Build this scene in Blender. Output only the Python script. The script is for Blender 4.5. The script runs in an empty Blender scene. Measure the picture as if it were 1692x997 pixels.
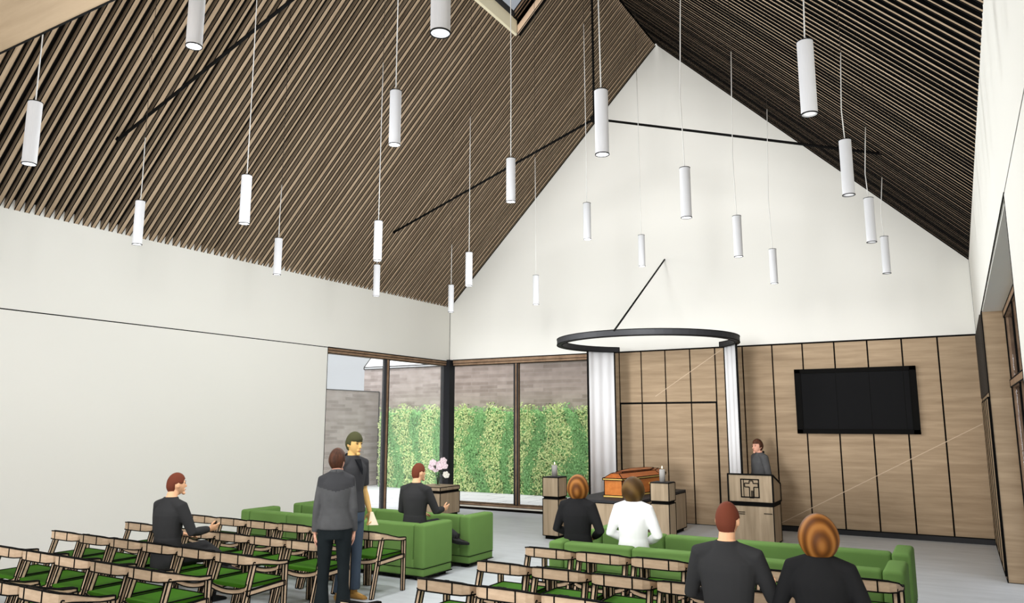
import bpy, math, random
from mathutils import Vector, Matrix, Quaternion
random.seed(7)
SC = bpy.context.scene
COL = SC.collection
PI = math.pi
V = Vector

# ------------------------------------------------------------------ materials
def lin(c):
    c = c / 255.0
    return c / 12.92 if c <= 0.04045 else ((c + 0.055) / 1.055) ** 2.4
def rgb(c): return (lin(c[0]), lin(c[1]), lin(c[2]), 1)
def new_mat(name):
    m = bpy.data.materials.new(name); m.use_nodes = True
    nt = m.node_tree; b = nt.nodes['Principled BSDF']
    return m, nt, b
def flat(name, c, rough=.7, spec=.25, metal=0, vary=.04, scale=6):
    m, nt, b = new_mat(name)
    b.inputs['Roughness'].default_value = rough
    b.inputs['Specular IOR Level'].default_value = spec
    b.inputs['Metallic'].default_value = metal
    tc = nt.nodes.new('ShaderNodeTexCoord'); n = nt.nodes.new('ShaderNodeTexNoise')
    n.inputs['Scale'].default_value = scale; n.inputs['Detail'].default_value = 3
    mx = nt.nodes.new('ShaderNodeMix'); mx.data_type = 'RGBA'
    k = [max(0, v * (1 - vary)) for v in c]; k2 = [min(255, v * (1 + vary)) for v in c]
    mx.inputs['A'].default_value = rgb(k); mx.inputs['B'].default_value = rgb(k2)
    nt.links.new(tc.outputs['Object'], n.inputs['Vector'])
    nt.links.new(n.outputs['Fac'], mx.inputs['Factor'])
    nt.links.new(mx.outputs['Result'], b.inputs['Base Color'])
    return m
def streak(name, lo, hi, scl, rough=.6, spec=.2, detail=5, lo_p=.3, hi_p=.7, big=None):
    """wood grain / brushed concrete: noise stretched along one axis"""
    m, nt, b = new_mat(name)
    b.inputs['Roughness'].default_value = rough
    b.inputs['Specular IOR Level'].default_value = spec
    tc = nt.nodes.new('ShaderNodeTexCoord'); mp = nt.nodes.new('ShaderNodeMapping')
    mp.inputs['Scale'].default_value = scl
    n = nt.nodes.new('ShaderNodeTexNoise'); n.inputs['Scale'].default_value = 1
    n.inputs['Detail'].default_value = detail; n.inputs['Roughness'].default_value = .6
    r = nt.nodes.new('ShaderNodeValToRGB')
    r.color_ramp.elements[0].position = lo_p; r.color_ramp.elements[0].color = rgb(lo)
    r.color_ramp.elements[1].position = hi_p; r.color_ramp.elements[1].color = rgb(hi)
    L = nt.links.new
    L(tc.outputs['Object'], mp.inputs['Vector']); L(mp.outputs['Vector'], n.inputs['Vector'])
    L(n.outputs['Fac'], r.inputs['Fac']); L(r.outputs['Color'], b.inputs['Base Color'])
    return m
def brick(name, c1, c2, mortar, axis):
    m, nt, b = new_mat(name); L = nt.links.new
    b.inputs['Roughness'].default_value = .9; b.inputs['Specular IOR Level'].default_value = .1
    tc = nt.nodes.new('ShaderNodeTexCoord'); sp = nt.nodes.new('ShaderNodeSeparateXYZ'); cb = nt.nodes.new('ShaderNodeCombineXYZ')
    L(tc.outputs['Object'], sp.inputs[0]); L(sp.outputs[axis], cb.inputs['X']); L(sp.outputs['Z'], cb.inputs['Y'])
    br = nt.nodes.new('ShaderNodeTexBrick')
    br.inputs['Color1'].default_value = rgb(c1); br.inputs['Color2'].default_value = rgb(c2); br.inputs['Mortar'].default_value = rgb(mortar)
    br.inputs['Scale'].default_value = 1; br.inputs['Brick Width'].default_value = .62; br.inputs['Row Height'].default_value = .11
    br.inputs['Mortar Size'].default_value = .012; br.inputs['Mortar Smooth'].default_value = .5; br.inputs['Bias'].default_value = -.1
    n = nt.nodes.new('ShaderNodeTexNoise'); n.inputs['Scale'].default_value = 3.2; n.inputs['Detail'].default_value = 4
    L(cb.outputs[0], br.inputs['Vector']); L(cb.outputs[0], n.inputs['Vector'])
    mx = nt.nodes.new('ShaderNodeMix'); mx.data_type = 'RGBA'; mx.blend_type = 'SOFT_LIGHT'; mx.inputs['Factor'].default_value = .45
    L(br.outputs['Color'], mx.inputs['A']); L(n.outputs['Fac'], mx.inputs['B'])
    L(mx.outputs['Result'], b.inputs['Base Color'])
    return m
def emit(name, c, s):
    m, nt, b = new_mat(name)
    b.inputs['Base Color'].default_value = rgb(c); b.inputs['Emission Color'].default_value = rgb(c); b.inputs['Emission Strength'].default_value = s
    return m
def glass(name, tint, gloss=.06):
    m = bpy.data.materials.new(name); m.use_nodes = True; nt = m.node_tree
    nt.nodes.clear(); o = nt.nodes.new('ShaderNodeOutputMaterial'); t = nt.nodes.new('ShaderNodeBsdfTransparent'); g = nt.nodes.new('ShaderNodeBsdfGlossy')
    t.inputs['Color'].default_value = tint; g.inputs['Roughness'].default_value = .02
    mx = nt.nodes.new('ShaderNodeMixShader'); mx.inputs[0].default_value = gloss
    nt.links.new(t.outputs[0], mx.inputs[1]); nt.links.new(g.outputs[0], mx.inputs[2]); nt.links.new(mx.outputs[0], o.inputs[0])
    return m
def ring_hair(name, cols, scale, dist=1.2, off=(0, 0, 0), scl=(1, 1, .55)):
    m, nt, b = new_mat(name); L = nt.links.new
    b.inputs['Roughness'].default_value = .55; b.inputs['Specular IOR Level'].default_value = .2
    tc = nt.nodes.new('ShaderNodeTexCoord'); mp = nt.nodes.new('ShaderNodeMapping'); mp.inputs['Location'].default_value = [-a * c for a, c in zip(off, scl)]; mp.inputs['Scale'].default_value = scl
    w = nt.nodes.new('ShaderNodeTexWave'); w.wave_type = 'RINGS'; w.rings_direction = 'SPHERICAL'
    w.inputs['Scale'].default_value = scale; w.inputs['Distortion'].default_value = dist; w.inputs['Detail'].default_value = 2; w.inputs['Detail Scale'].default_value = 1.5
    r = nt.nodes.new('ShaderNodeValToRGB'); r.color_ramp.elements[0].color = rgb(cols[0]); r.color_ramp.elements[1].color = rgb(cols[2])
    e = r.color_ramp.elements.new(.5); e.color = rgb(cols[1])
    L(tc.outputs['Object'], mp.inputs[0]); L(mp.outputs[0], w.inputs['Vector']); L(w.outputs['Color'], r.inputs['Fac']); L(r.outputs['Color'], b.inputs['Base Color'])
    return m

M = {}
M['white'] = flat('white_paint', (238, 236, 229), .9, .1, vary=.004, scale=1)
M['black'] = flat('black_line', (12, 11, 10), .8, .1)
M['dark'] = flat('dark_recess', (20, 18, 16), .95, .05)
M['char'] = flat('charcoal_metal', (46, 46, 48), .6, .2)
M['colm'] = flat('black_column_paint', (30, 30, 33), .6, .2)
M['floor'] = streak('polished_concrete', (186, 190, 193), (204, 208, 212), (1.3, 6, 1), .45, .25, 6, .3, .7)
M['panel'] = streak('oak_panel', (156, 133, 106), (187, 163, 134), (1.1, 6, 16), .6, .15, 6, .3, .72)
M['oakv'] = streak('oak_upright_grain', (152, 133, 108), (186, 165, 139), (13, 13, .9), .6, .15, 4, .3, .7)
M['oak'] = streak('pale_oak', (200, 171, 142), (222, 195, 165), (9, 14, 26), .6, .15, 4)
M['slat'] = streak('oak_slat', (160, 138, 113), (194, 171, 145), (1.2, 30, 1.2), .75, .1, 3)
M['slatside'] = streak('stained_slat_side', (40, 34, 28), (66, 57, 47), (1.2, 30, 1.2), .8, .1, 3)  # shade between the slats put into the side colour
M['soffit'] = streak('oak_soffit', (160, 137, 109), (186, 162, 133), (.5, 5, 1), .6, .15, 5)
M['frame'] = streak('brown_window_wood', (128, 102, 80), (164, 135, 109), (6, 6, 6), .6, .15)
M['sofa'] = flat('green_upholstery', (104, 138, 74), .85, .1, vary=.02)
M['seat'] = flat('deep_green_seat', (58, 106, 22), .8, .1, vary=.05)
M['lamp'] = flat('lamp_white', (205, 205, 207), .6, .2, vary=.004)
M['lampglow'] = emit('lamp_diffuser', (240, 240, 240), .55)
M['cable'] = flat('pale_cable', (214, 212, 208), .7)
M['wire'] = flat('dark_wire', (50, 42, 35), .7)
M['curtain'] = flat('white_curtain', (246, 246, 248), .9, .1, vary=.003)
M['screen'] = flat('screen_black', (25, 25, 26), .7, .04, vary=.02)
M['suit'] = flat('charcoal_suit', (54, 54, 55), .9, .05, vary=.02)
M['blacksuit'] = flat('black_jacket', (36, 36, 37), .9, .05, vary=.02)
M['whitejacket'] = flat('white_jacket', (250, 250, 252), .9, .05, vary=.004)
M['grey'] = flat('grey_jacket', (84, 84, 85), .9, .05, vary=.1, scale=14)
M['yoke'] = flat('dark_yoke', (62, 62, 64), .9, .05, vary=.05)
M['sweater'] = flat('dark_sweater', (62, 62, 64), .9, .05, vary=.02)
M['collar'] = flat('black_collar', (24, 25, 28), .8, .1)
M['trouser'] = flat('black_trouser', (30, 35, 37), .9, .05, vary=.12, scale=12)
M['jeans'] = flat('blue_jeans', (72, 84, 99), .9, .05, vary=.05)
M['shoe'] = flat('black_shoe', (14, 14, 14), .5, .3)
M['boot'] = flat('tan_shoe', (170, 128, 66), .6, .2)
M['skin'] = flat('skin_peach', (240, 186, 146), .7, .15, vary=.02)
M['skin2'] = flat('skin_tan', (220, 178, 112), .7, .15, vary=.02)
M['skin3'] = flat('skin_rose', (222, 166, 142), .7, .15, vary=.03)
M['lips'] = flat('lips', (176, 104, 88), .6)
M['hairred'] = flat('red_brown_hair', (110, 58, 42), .8, .1, vary=.02)
M['hairolive'] = flat('olive_dark_hair', (70, 70, 46), .8, .1, vary=.02)
M['hairbrown'] = streak('dark_brown_hair', (44, 27, 18), (92, 56, 38), (30, 30, 5), .6, .2)
M['hairring'] = ring_hair('banded_brown_hair', ((92, 52, 14), (126, 76, 26), (158, 104, 48)), 4.6, 1.3, (.05, -.14, 1.17))
M['hairdark'] = ring_hair('dark_banded_hair', ((66, 46, 20), (80, 57, 25), (102, 76, 37)), 3.2, 2.0, (-.04, -.12, 1.05))
M['coffin'] = streak('orange_wood', (184, 100, 36), (214, 132, 60), (10, 2, 10), .4, .3)
M['lid'] = streak('orange_lid', (150, 76, 32), (190, 108, 52), (10, 2, 10), .4, .3)
M['gold'] = flat('gilded_trim', (226, 190, 100), .4, .4)
M['candle'] = flat('grey_candle', (168, 164, 160), .7)
M['flame'] = emit('candle_flame', (255, 246, 214), 1.2)
M['pink'] = flat('pale_pink_petal', (255, 228, 234), .8, .1, vary=.06, scale=60)
M['cream'] = flat('cream_petal', (255, 248, 236), .8, .1, vary=.04, scale=60)
M['stem'] = flat('dark_stem', (48, 62, 40), .8)
M['paper'] = flat('cream_paper', (250, 232, 204), .9)
M['glass'] = glass('window_glass', (.97, .975, .98, 1), .012)
M['glass'] = glass('hazy_glass', (.97, .975, .98, 1), .012)
_nt = M['glass'].node_tree; _d = _nt.nodes.new('ShaderNodeBsdfDiffuse'); _d.inputs['Color'].default_value = (.95, .96, .97, 1)
_m = _nt.nodes.new('ShaderNodeMixShader'); _m.inputs[0].default_value = .08
_o = [n for n in _nt.nodes if n.type == 'OUTPUT_MATERIAL'][0]; _l = _o.inputs[0].links[0].from_socket
_nt.links.new(_l, _m.inputs[1]); _nt.links.new(_d.outputs[0], _m.inputs[2]); _nt.links.new(_m.outputs[0], _o.inputs[0])
M['tglass'] = glass('tinted_glass', (.86, .85, .845, 1), .006)
M['gglass'] = glass('grey_glass', (.68, .69, .71, 1), .01)
M['vase'] = glass('vase_glass', (.80, .88, .84, 1), .08)
M['brickA'] = brick('courtyard_brick', (150, 137, 130), (180, 167, 160), (167, 156, 150), 'X')
M['brickB'] = brick('garden_brick', (150, 137, 130), (180, 167, 160), (167, 156, 150), 'Y')
M['roofw'] = flat('pale_roof', (236, 237, 238), .9, .1)
M['leafL'] = flat('light_leaf', (198, 214, 150), .8, .1, vary=.12, scale=3)
M['leafM'] = flat('mid_leaf', (130, 178, 116), .8, .1, vary=.1, scale=3)
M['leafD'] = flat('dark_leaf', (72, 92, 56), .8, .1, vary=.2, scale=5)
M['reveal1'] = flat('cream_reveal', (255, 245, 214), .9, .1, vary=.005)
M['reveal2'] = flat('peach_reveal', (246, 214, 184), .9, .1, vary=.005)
M['louvre'] = flat('dark_louvre', (58, 52, 46), .8)
M['sill'] = flat('white_sill', (238, 232, 218), .7)
def paving():
    m, nt, b = new_mat('courtyard_paving'); L = nt.links.new
    b.inputs['Roughness'].default_value = .85; b.inputs['Specular IOR Level'].default_value = .1
    tc = nt.nodes.new('ShaderNodeTexCoord')
    br = nt.nodes.new('ShaderNodeTexBrick'); br.offset = .5
    br.inputs['Color1'].default_value = rgb((196, 198, 200)); br.inputs['Color2'].default_value = rgb((206, 208, 210)); br.inputs['Mortar'].default_value = rgb((120, 122, 124))
    br.inputs['Scale'].default_value = 1; br.inputs['Brick Width'].default_value = 1.2; br.inputs['Row Height'].default_value = .9
    br.inputs['Mortar Size'].default_value = .012
    L(tc.outputs['Object'], br.inputs['Vector']); L(br.outputs['Color'], b.inputs['Base Color'])
    return m
M['paving'] = paving()

# ------------------------------------------------------------------ mesh builder
class MB:
    def __init__(s): s.v = []; s.f = []; s.m = []; s.sm = []; s.lines = []
    def add(s, vs, fs, m=0, smooth=False, lines=None):
        o = len(s.v); s.v += [tuple(p) for p in vs]
        for f in fs: s.f.append(tuple(i + o for i in f)); s.m.append(m); s.sm.append(smooth)
        if lines:
            for a, b in lines: s.lines.append((V(vs[a]), V(vs[b])))
    def hexa(s, p, m=0, lines=True):
        fs = [(3, 2, 1, 0), (4, 5, 6, 7), (0, 1, 5, 4), (1, 2, 6, 5), (2, 3, 7, 6), (3, 0, 4, 7)]
        ed = [(0, 1), (1, 2), (2, 3), (3, 0), (4, 5), (5, 6), (6, 7), (7, 4), (0, 4), (1, 5), (2, 6), (3, 7)]
        s.add(p, fs, m, False, ed if lines else None)
    def box(s, x0, y0, z0, x1, y1, z1, m=0, lines=True, mat=None):
        p = [V(q) for q in ((x0, y0, z0), (x1, y0, z0), (x1, y1, z0), (x0, y1, z0), (x0, y0, z1), (x1, y0, z1), (x1, y1, z1), (x0, y1, z1))]
        if mat: p = [mat @ q for q in p]
        s.hexa(p, m, lines)
    def bar(s, a, b, w, d, m=0, lines=True, up=(0, 1, 0), w2=None, d2=None):
        a, b = V(a), V(b); z = (b - a).normalized(); x = V(up).cross(z)
        if x.length < 1e-5: x = V((1, 0, 0)).cross(z)
        x.normalize(); y = z.cross(x); w2 = w2 or w; d2 = d2 or d
        q = [a - x * w / 2 - y * d / 2, a + x * w / 2 - y * d / 2, a + x * w / 2 + y * d / 2, a - x * w / 2 + y * d / 2,
             b - x * w2 / 2 - y * d2 / 2, b + x * w2 / 2 - y * d2 / 2, b + x * w2 / 2 + y * d2 / 2, b - x * w2 / 2 + y * d2 / 2]
        s.hexa(q, m, lines)
    def prism(s, poly, ext, m=0, lines=True):
        n = len(poly); e = V(ext); vs = [V(p) for p in poly] + [V(p) + e for p in poly]
        fs = [tuple(reversed(range(n))), tuple(range(n, 2 * n))] + [(i, (i + 1) % n, n + (i + 1) % n, n + i) for i in range(n)]
        ed = [(i, (i + 1) % n) for i in range(n)] + [(n + i, n + (i + 1) % n) for i in range(n)] + [(i, n + i) for i in range(n)]
        s.add(vs, fs, m, False, ed if lines else None)
    def tube(s, pts, rad, n=12, m=0, smooth=True, up=(0, 0, 1)):
        """rad: per point r or (ra, rb); ends capped; round tips"""
        pts = [V(p) for p in pts]; rings = []; vs = []
        prev = None
        for i, p in enumerate(pts):
            t = (pts[min(i + 1, len(pts) - 1)] - pts[max(i - 1, 0)]).normalized()
            if prev is None:
                u = V(up); x = u.cross(t)
                if x.length < 1e-3: x = V((1, 0, 0)) if abs(t.x) < .9 else V((0, 1, 0)); x = x - t * x.dot(t)
            else: x = prev - t * prev.dot(t)
            x.normalize(); prev = x; y = t.cross(x)
            r = rad[i] if isinstance(rad, list) else rad
            ra, rb = r if isinstance(r, (tuple, list)) else (r, r)
            vs += [p + x * ra * math.cos(2 * PI * k / n) + y * rb * math.sin(2 * PI * k / n) for k in range(n)]
        fs = []
        for i in range(len(pts) - 1):
            for k in range(n): fs.append((i * n + k, i * n + (k + 1) % n, (i + 1) * n + (k + 1) % n, (i + 1) * n + k))
        fs.append(tuple(reversed(range(n)))); fs.append(tuple(range((len(pts) - 1) * n, len(pts) * n)))
        s.add(vs, fs, m, smooth)
    def loft(s, secs, n=20, m=0, smooth=True):
        """secs: (center, rx, ry) horizontal ellipses stacked"""
        vs = []; fs = []
        for c, rx, ry in secs: vs += [V(c) + V((rx * math.cos(2 * PI * k / n), ry * math.sin(2 * PI * k / n), 0)) for k in range(n)]
        for i in range(len(secs) - 1):
            for k in range(n): fs.append((i * n + k, i * n + (k + 1) % n, (i + 1) * n + (k + 1) % n, (i + 1) * n + k))
        fs.append(tuple(reversed(range(n)))); fs.append(tuple(range((len(secs) - 1) * n, len(secs) * n)))
        s.add(vs, fs, m, smooth)
    def ball(s, c, r, m=0, nu=16, nv=10, mat=None, fn=None, smooth=True):
        if not isinstance(r, (tuple, list)): r = (r, r, r)
        vs = []; fs = []; c = V(c)
        def pt(th, ph):
            d = V((math.sin(th) * math.cos(ph), math.sin(th) * math.sin(ph), math.cos(th)))
            q = fn(d) if fn else V((d.x * r[0], d.y * r[1], d.z * r[2]))
            return c + (mat @ q if mat else q)
        vs.append(pt(0, 0))
        for i in range(1, nv):
            for k in range(nu): vs.append(pt(PI * i / nv, 2 * PI * k / nu))
        vs.append(pt(PI, 0)); e = len(vs) - 1
        for k in range(nu):
            fs.append((0, 1 + k, 1 + (k + 1) % nu))
            fs.append((e, 1 + (nv - 2) * nu + (k + 1) % nu, 1 + (nv - 2) * nu + k))
        for i in range(nv - 2):
            for k in range(nu): fs.append((1 + i * nu + k, 1 + (i + 1) * nu + k, 1 + (i + 1) * nu + (k + 1) % nu, 1 + i * nu + (k + 1) % nu))
        s.add(vs, fs, m, smooth)
    def cyl(s, a, b, r, n=20, m=0, smooth=True, r2=None):
        s.tube([a, b], [r, r if r2 is None else r2], n, m, smooth)
    def xform(s, mat):
        s.v = [tuple(mat @ V(p)) for p in s.v]; s.lines = [(mat @ a, mat @ b) for a, b in s.lines]; return s
    def merge(s, o, mat=None):
        n = len(s.v); s.v += [tuple(mat @ V(p)) if mat else p for p in o.v]
        s.f += [tuple(i + n for i in f) for f in o.f]; s.m += o.m; s.sm += o.sm; s.lines += o.lines; return s
    def mesh(s, name, mats, edge=0, em=None):
        if edge and s.lines:
            em = len(mats); mats = list(mats) + [M['black']]
            L = s.lines; s.lines = []
            for a, b in L:
                if (b - a).length > edge: s.bar(a, b, edge * 2, edge * 2, em, False)
            s.lines = L
        me = bpy.data.meshes.new(name); me.from_pydata(s.v, [], s.f)
        for mt in mats: me.materials.append(mt)
        me.polygons.foreach_set('material_index', s.m); me.polygons.foreach_set('use_smooth', s.sm)
        me.validate(); me.update()
        return me
    def build(s, name, mats, parent=None, edge=0, **k):
        if not isinstance(mats, (list, tuple)): mats = [mats]
        return link(name, s.mesh(name, mats, edge), parent, **k)
def link(name, me, parent=None, label=None):
    o = bpy.data.objects.new(name, me); COL.objects.link(o)
    if parent: o.parent = parent
    if label: o['label'] = label
    return o
def thing(name, label, cat, loc=(0, 0, 0), rz=0, group=None):
    o = bpy.data.objects.new(name, None); COL.objects.link(o); o.empty_display_size = .1
    o.location = loc; o.rotation_euler = (0, 0, rz)
    return tag(o, label, cat, group)
def tag(o, label, cat, group=None):
    o['label'] = label; o['category'] = cat
    if group: o['group'] = group
    return o
def struct(o): o['kind'] = 'structure'; return o
def empty_struct(name):
    o = bpy.data.objects.new(name, None); COL.objects.link(o); return struct(o)
def dup(root, loc, label, rz=None, group=None):
    r = root.copy(); COL.objects.link(r); r.location = loc; r['label'] = label
    if rz is not None: r.rotation_euler = (0, 0, rz)
    if group: r['group'] = group
    for ch in list(root.children):
        c = ch.copy(); COL.objects.link(c); c.parent = r
        for g in ch.children:
            d = g.copy(); COL.objects.link(d); d.parent = c
    return r
def baked(mb, name, mats, mods, face_mat=None):
    """evaluate modifiers on a temporary object and keep the resulting mesh"""
    me = mb.mesh(name + '_raw', mats); o = bpy.data.objects.new('temp', me); COL.objects.link(o)
    for ty, kw in mods:
        md = o.modifiers.new(ty, ty)
        for k, v in kw.items(): setattr(md, k, v)
    bpy.context.view_layer.update()
    dg = bpy.context.evaluated_depsgraph_get()
    out = bpy.data.meshes.new_from_object(o.evaluated_get(dg)); out.name = name
    bpy.data.objects.remove(o); bpy.data.meshes.remove(me)
    out.materials.clear()
    for mt in mats: out.materials.append(mt)
    idx = [0] * len(out.polygons)
    if face_mat:
        for i, p in enumerate(out.polygons): idx[i] = face_mat(p.center)
    out.polygons.foreach_set('material_index', idx)
    out.polygons.foreach_set('use_smooth', [True] * len(out.polygons)); out.update()
    return out
def soft(mb, name, mats, voxel=.008, it=6, face_mat=None):
    return baked(mb, name, mats, [('REMESH', dict(mode='VOXEL', voxel_size=voxel)), ('SMOOTH', dict(factor=.5, iterations=it))], face_mat)

# ------------------------------------------------------------------ the room
XL, XR, YB, ZH, ZE, YN = -10.53, .363, 14.92, 3.43, 4.746, 2.62
XA = (XL + XR) / 2; ZA = ZE + (XR - XL) / 2
Y0 = -1.6                                   # rear end of what is built (open behind)
b = MB(); b.box(XL - .2, Y0, -.12, .9, YB + .02, 0, 0, False)
struct(b.build('floor', M['floor']))
b = MB(); b.box(-26, Y0, -.2, XL - .2, 30, -.03, 0, False); b.box(XL - .2, YB + .02, -.2, 6, 30, -.03, 0, False); b.box(.9, Y0, -.2, 6, YB + .02, -.03, 0, False)
struct(b.build('courtyard_paving', M['paving']))
# left wall with its joint line
b = MB()
b.box(XL - .2, Y0, 0, XL, 10.81, ZH - .012, 0, False)
b.box(XL - .2, Y0, ZH + .004, XL, YB, ZE + .35, 0, False)
b.box(XL - .19, Y0, ZH - .012, XL - .004, 10.81, ZH + .004, 1, False)
b.box(XL - .2, 10.798, 0, XL + .001, 10.812, ZH, 1, False)
struct(b.build('wall_left', [M['white'], M['black']]))
# back wall: plaster gable above, panelling below
b = MB()
b.prism([(XL - .2, YB, ZH + .03), (XR + .3, YB, ZH + .03), (XR + .3, YB, ZE + .05), (XR, YB, ZE + .05), (XA, YB, ZA + .05), (XL, YB, ZE + .05), (XL - .2, YB, ZE + .05)], (0, .2, 0), 0, False)
b.box(-6.8, YB + .025, 0, XR + .3, YB + .2, ZH + .03, 1, False)
b.box(-6.8, YB - .012, ZH, XR + .0, YB + .025, ZH + .03, 1, False)
b.box(XL - .006, YB - .006, ZH + .03, XL + .008, YB + .01, ZE, 2, False)
wb = struct(b.build('wall_back', [M['white'], M['dark'], M['black']]))
def pan(x0, x1, z0, z1, par, name='wood_panel'):
    q = MB(); q.box(x0 + .013, YB - .004, z0, x1 - .013, YB + .024, z1, 0, False)
    return q.build(name, M['panel'], par)
seam = [-6.8, -6.27, -6.13, -5.64, -5.12, -4.6, -4.09, -3.55, -2.99, -2.44, -1.885, -1.33, -.775, -.22, XR + .01]
for i in range(len(seam) - 1):
    dr = 2 <= i <= 5
    pan(seam[i], seam[i + 1], 2.385 if dr else .1, ZH, wb)
dn = MB(); dn.box(-6.15, YB + .005, 2.345, -4.07, YB + .025, 2.385, 0, False); dn.box(-6.15, YB + .005, 0, -6.117, YB + .02, 2.36, 0, False); dn.box(-4.104, YB + .005, 0, -4.07, YB + .02, 2.36, 0, False)
door = struct(dn.build('door_1', M['black']))
for i in range(2, 6): pan(seam[i] + (.012 if i == 2 else 0), seam[i + 1] - (.012 if i == 5 else 0), .015, 2.345, door, 'door_leaf')
# pale line tracing a mesh triangulation edge across the panelling
q = MB()
for a, c in (((-3.02, .12), (.33, 1.95)), ((-5.35, 2.5), (-3.95, 3.4))):
    q.bar((a[0], YB - .005, a[1]), (c[0], YB - .005, c[1]), .012, .004, 0, False)
q.build('triangulation_line', flat('pale_line', (206, 184, 158), .8), wb)
b = MB(); b.box(-4.09, YB - .022, 0, XR, YB - .004, .1, 0, False); b.box(-6.8, YB - .022, 0, -6.15, YB - .004, .1, 0, False)
b.box(-4.09, YB - .026, .086, XR, YB - .022, .102, 1, False)
struct(b.build('baseboard_back', [M['char'], M['black']]))
# right wall: white downstand above a window recess
b = MB(); e = .27
b.box(XR, Y0, ZH + .004, XR + .5, YB + .2, ZE + .35, 0, False)          # upper wall
b.box(XR, Y0, 0, XR + .5, 5.61, ZH - .012, 0, False)                     # near pier
b.box(XR + e, 5.61, ZH - .012, XR + .5, 11.57, ZH + .004, 0, False)
b.box(XR + .004, Y0, ZH - .012, XR + .4, 5.61, ZH + .004, 1, False)
b.box(XR - .003, 5.6, ZH - .004, XR + .004, YB, ZH + .006, 1, False)     # black line on the arris
b.box(XR - .003, 5.60, 0, XR + .01, 5.615, ZH, 1, False)
b.box(XR + .012, 5.61, ZH - .02, XR + .30, 11.57, ZH + .004, 0, False)   # soffit of the recess
b.box(XR - .003, YB - .008, ZH, XR + .006, YB + .0, ZE, 1, False)
wr = struct(b.build('wall_right', [M['white'], M['black']]))
b = MB(); b.box(XR, 11.57, 0, XR + .5, YB, ZH - .012, 0)
pier = b.build('wood_pier', M['panel'], wr, .006)
b = MB()
for k in range(26): b.box(XR - .022, 11.75 + k * .118, 2.36, XR, 11.80 + k * .118, ZH - .03, 0, False)
b.build('louvre_screen', M['louvre'], wr)
b = MB()
for k in range(4): b.box(XR - .012, 11.72 + k * .78, .06, XR, 12.46 + k * .78, 2.3, 0)
b.build('wood_panel', M['panel'], wr, .008)
# recess window
wd = empty_struct('window_3')
b = MB()
for y in (5.61, 7.06, 8.52, 10.0, 11.49): b.box(XR + .25, y, 0, XR + .33, y + .08, ZH - .02, 0)
for z in (0, 2.42, ZH - .11): b.box(XR + .24, 5.61, z, XR + .34, 11.57, z + .09, 0)
b.build('window_frame', M['frame'], wd, .006)
for y in (5.69, 7.14, 8.6, 10.08):
    b = MB(); b.box(XR + .285, y, .09, XR + .295, y + 1.4, ZH - .1, 0, False); b.build('pane', M['gglass'], wd)
b = MB(); b.box(3.5, 3, -.03, 3.8, 18, 3.2, 0, False)
tag(b.build('garden_wall', M['brickB']), 'brick garden wall outside the narrow right-hand recess window', 'wall')

# corner windows
def window(name, p):
    w = empty_struct(name); return w
w1 = window('window_1', 0)
b = MB(); b.box(XL - .14, 10.81, ZH - .11, XL - .01, 14.82, ZH - .055, 0); b.build('window_head', M['frame'], w1, .006)
b = MB(); b.box(XL - .16, 10.81, ZH - .055, XL + .0, 14.82, ZH + .004, 0); b.box(XL - .16, 10.81, ZH - .012, XL + .008, 14.82, ZH + .004, 1, False); b.build('head_trim', [M['frame'], M['black']], w1, .005)
b = MB(); b.box(XL - .12, 12.62, .08, XL - .03, 12.71, ZH - .11, 0); b.box(XL - .125, 12.60, .08, XL - .02, 12.625, ZH - .11, 1, False); b.build('mullion', [M['frame'], M['char']], w1, .008)
b = MB(); b.box(XL - .14, 10.81, 0, XL + .01, 14.82, .09, 0); b.build('window_sill', M['frame'], w1, .006)
for a, c in ((10.81, 12.62), (12.71, 14.80)):
    b = MB(); b.box(XL - .08, a, .09, XL - .07, c, ZH - .11, 0, False); b.build('pane', M['glass'], w1)
w2 = window('window_2', 0)
b = MB(); b.box(-10.43, YB + .01, ZH - .11, -6.8, YB + .14, ZH - .055, 0); b.build('window_head', M['frame'], w2, .006)
b = MB(); b.box(-10.43, YB, ZH - .055, -6.8, YB + .16, ZH + .03, 0); b.box(-10.43, YB - .008, ZH + .012, -6.8, YB + .01, ZH + .03, 1, False); b.build('head_trim', [M['frame'], M['black']], w2, .005)
b = MB(); b.box(-8.73, YB + .02, .1, -8.64, YB + .12, ZH - .11, 0); b.box(-8.74, YB + .01, .1, -8.70, YB + .03, ZH - .11, 1, False); b.box(-8.66, YB + .01, .1, -8.63, YB + .03, ZH - .11, 1, False); b.build('mullion', [M['frame'], M['char']], w2, .006)
b = MB(); b.box(-6.86, YB, 0, -6.78, YB + .14, ZH - .05, 0); b.build('jamb', M['char'], w2, .006)
b = MB(); b.box(-10.43, YB - .02, .09, -6.8, YB + .14, .15, 0); b.build('window_sill', M['frame'], w2, .006)
b = MB(); b.box(-10.43, YB - .03, .055, -6.8, YB + .1, .088, 0, False); b.build('sill_strip', M['sill'], w2)
b = MB(); b.box(-10.43, YB - .03, 0, -6.8, YB + .1, .055, 0, False); b.build('sill_plinth', M['dark'], w2)
for a, c in ((-10.43, -8.73), (-8.64, -6.86)):
    b = MB(); b.box(a, YB + .07, .15, c, YB + .08, ZH - .11, 0, False); b.build('pane', M['tglass'], w2)
b = MB(); b.box(XL - .17, YB - .12, 0, XL + .09, YB + .1, ZH + .03, 0, False)
struct(b.build('trim_1', M['colm']))['label'] = 'black corner column between the two glass walls'

# gallery soffit near the viewer (wood boards)
b = MB(); b.box(XL - .2, Y0, ZE - .002, XR + .5, YN, ZE + .12, 0, False); b.box(XL, YN - .004, ZE - .006, XR, YN + .012, ZE + .1, 1, False)
b.box(XL, YN - .1, ZE + .12, XR, YN, ZE + .5, 0, False)
struct(b.build('ceiling', [M['soffit'], M['black']])).name = 'ceiling'

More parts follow.
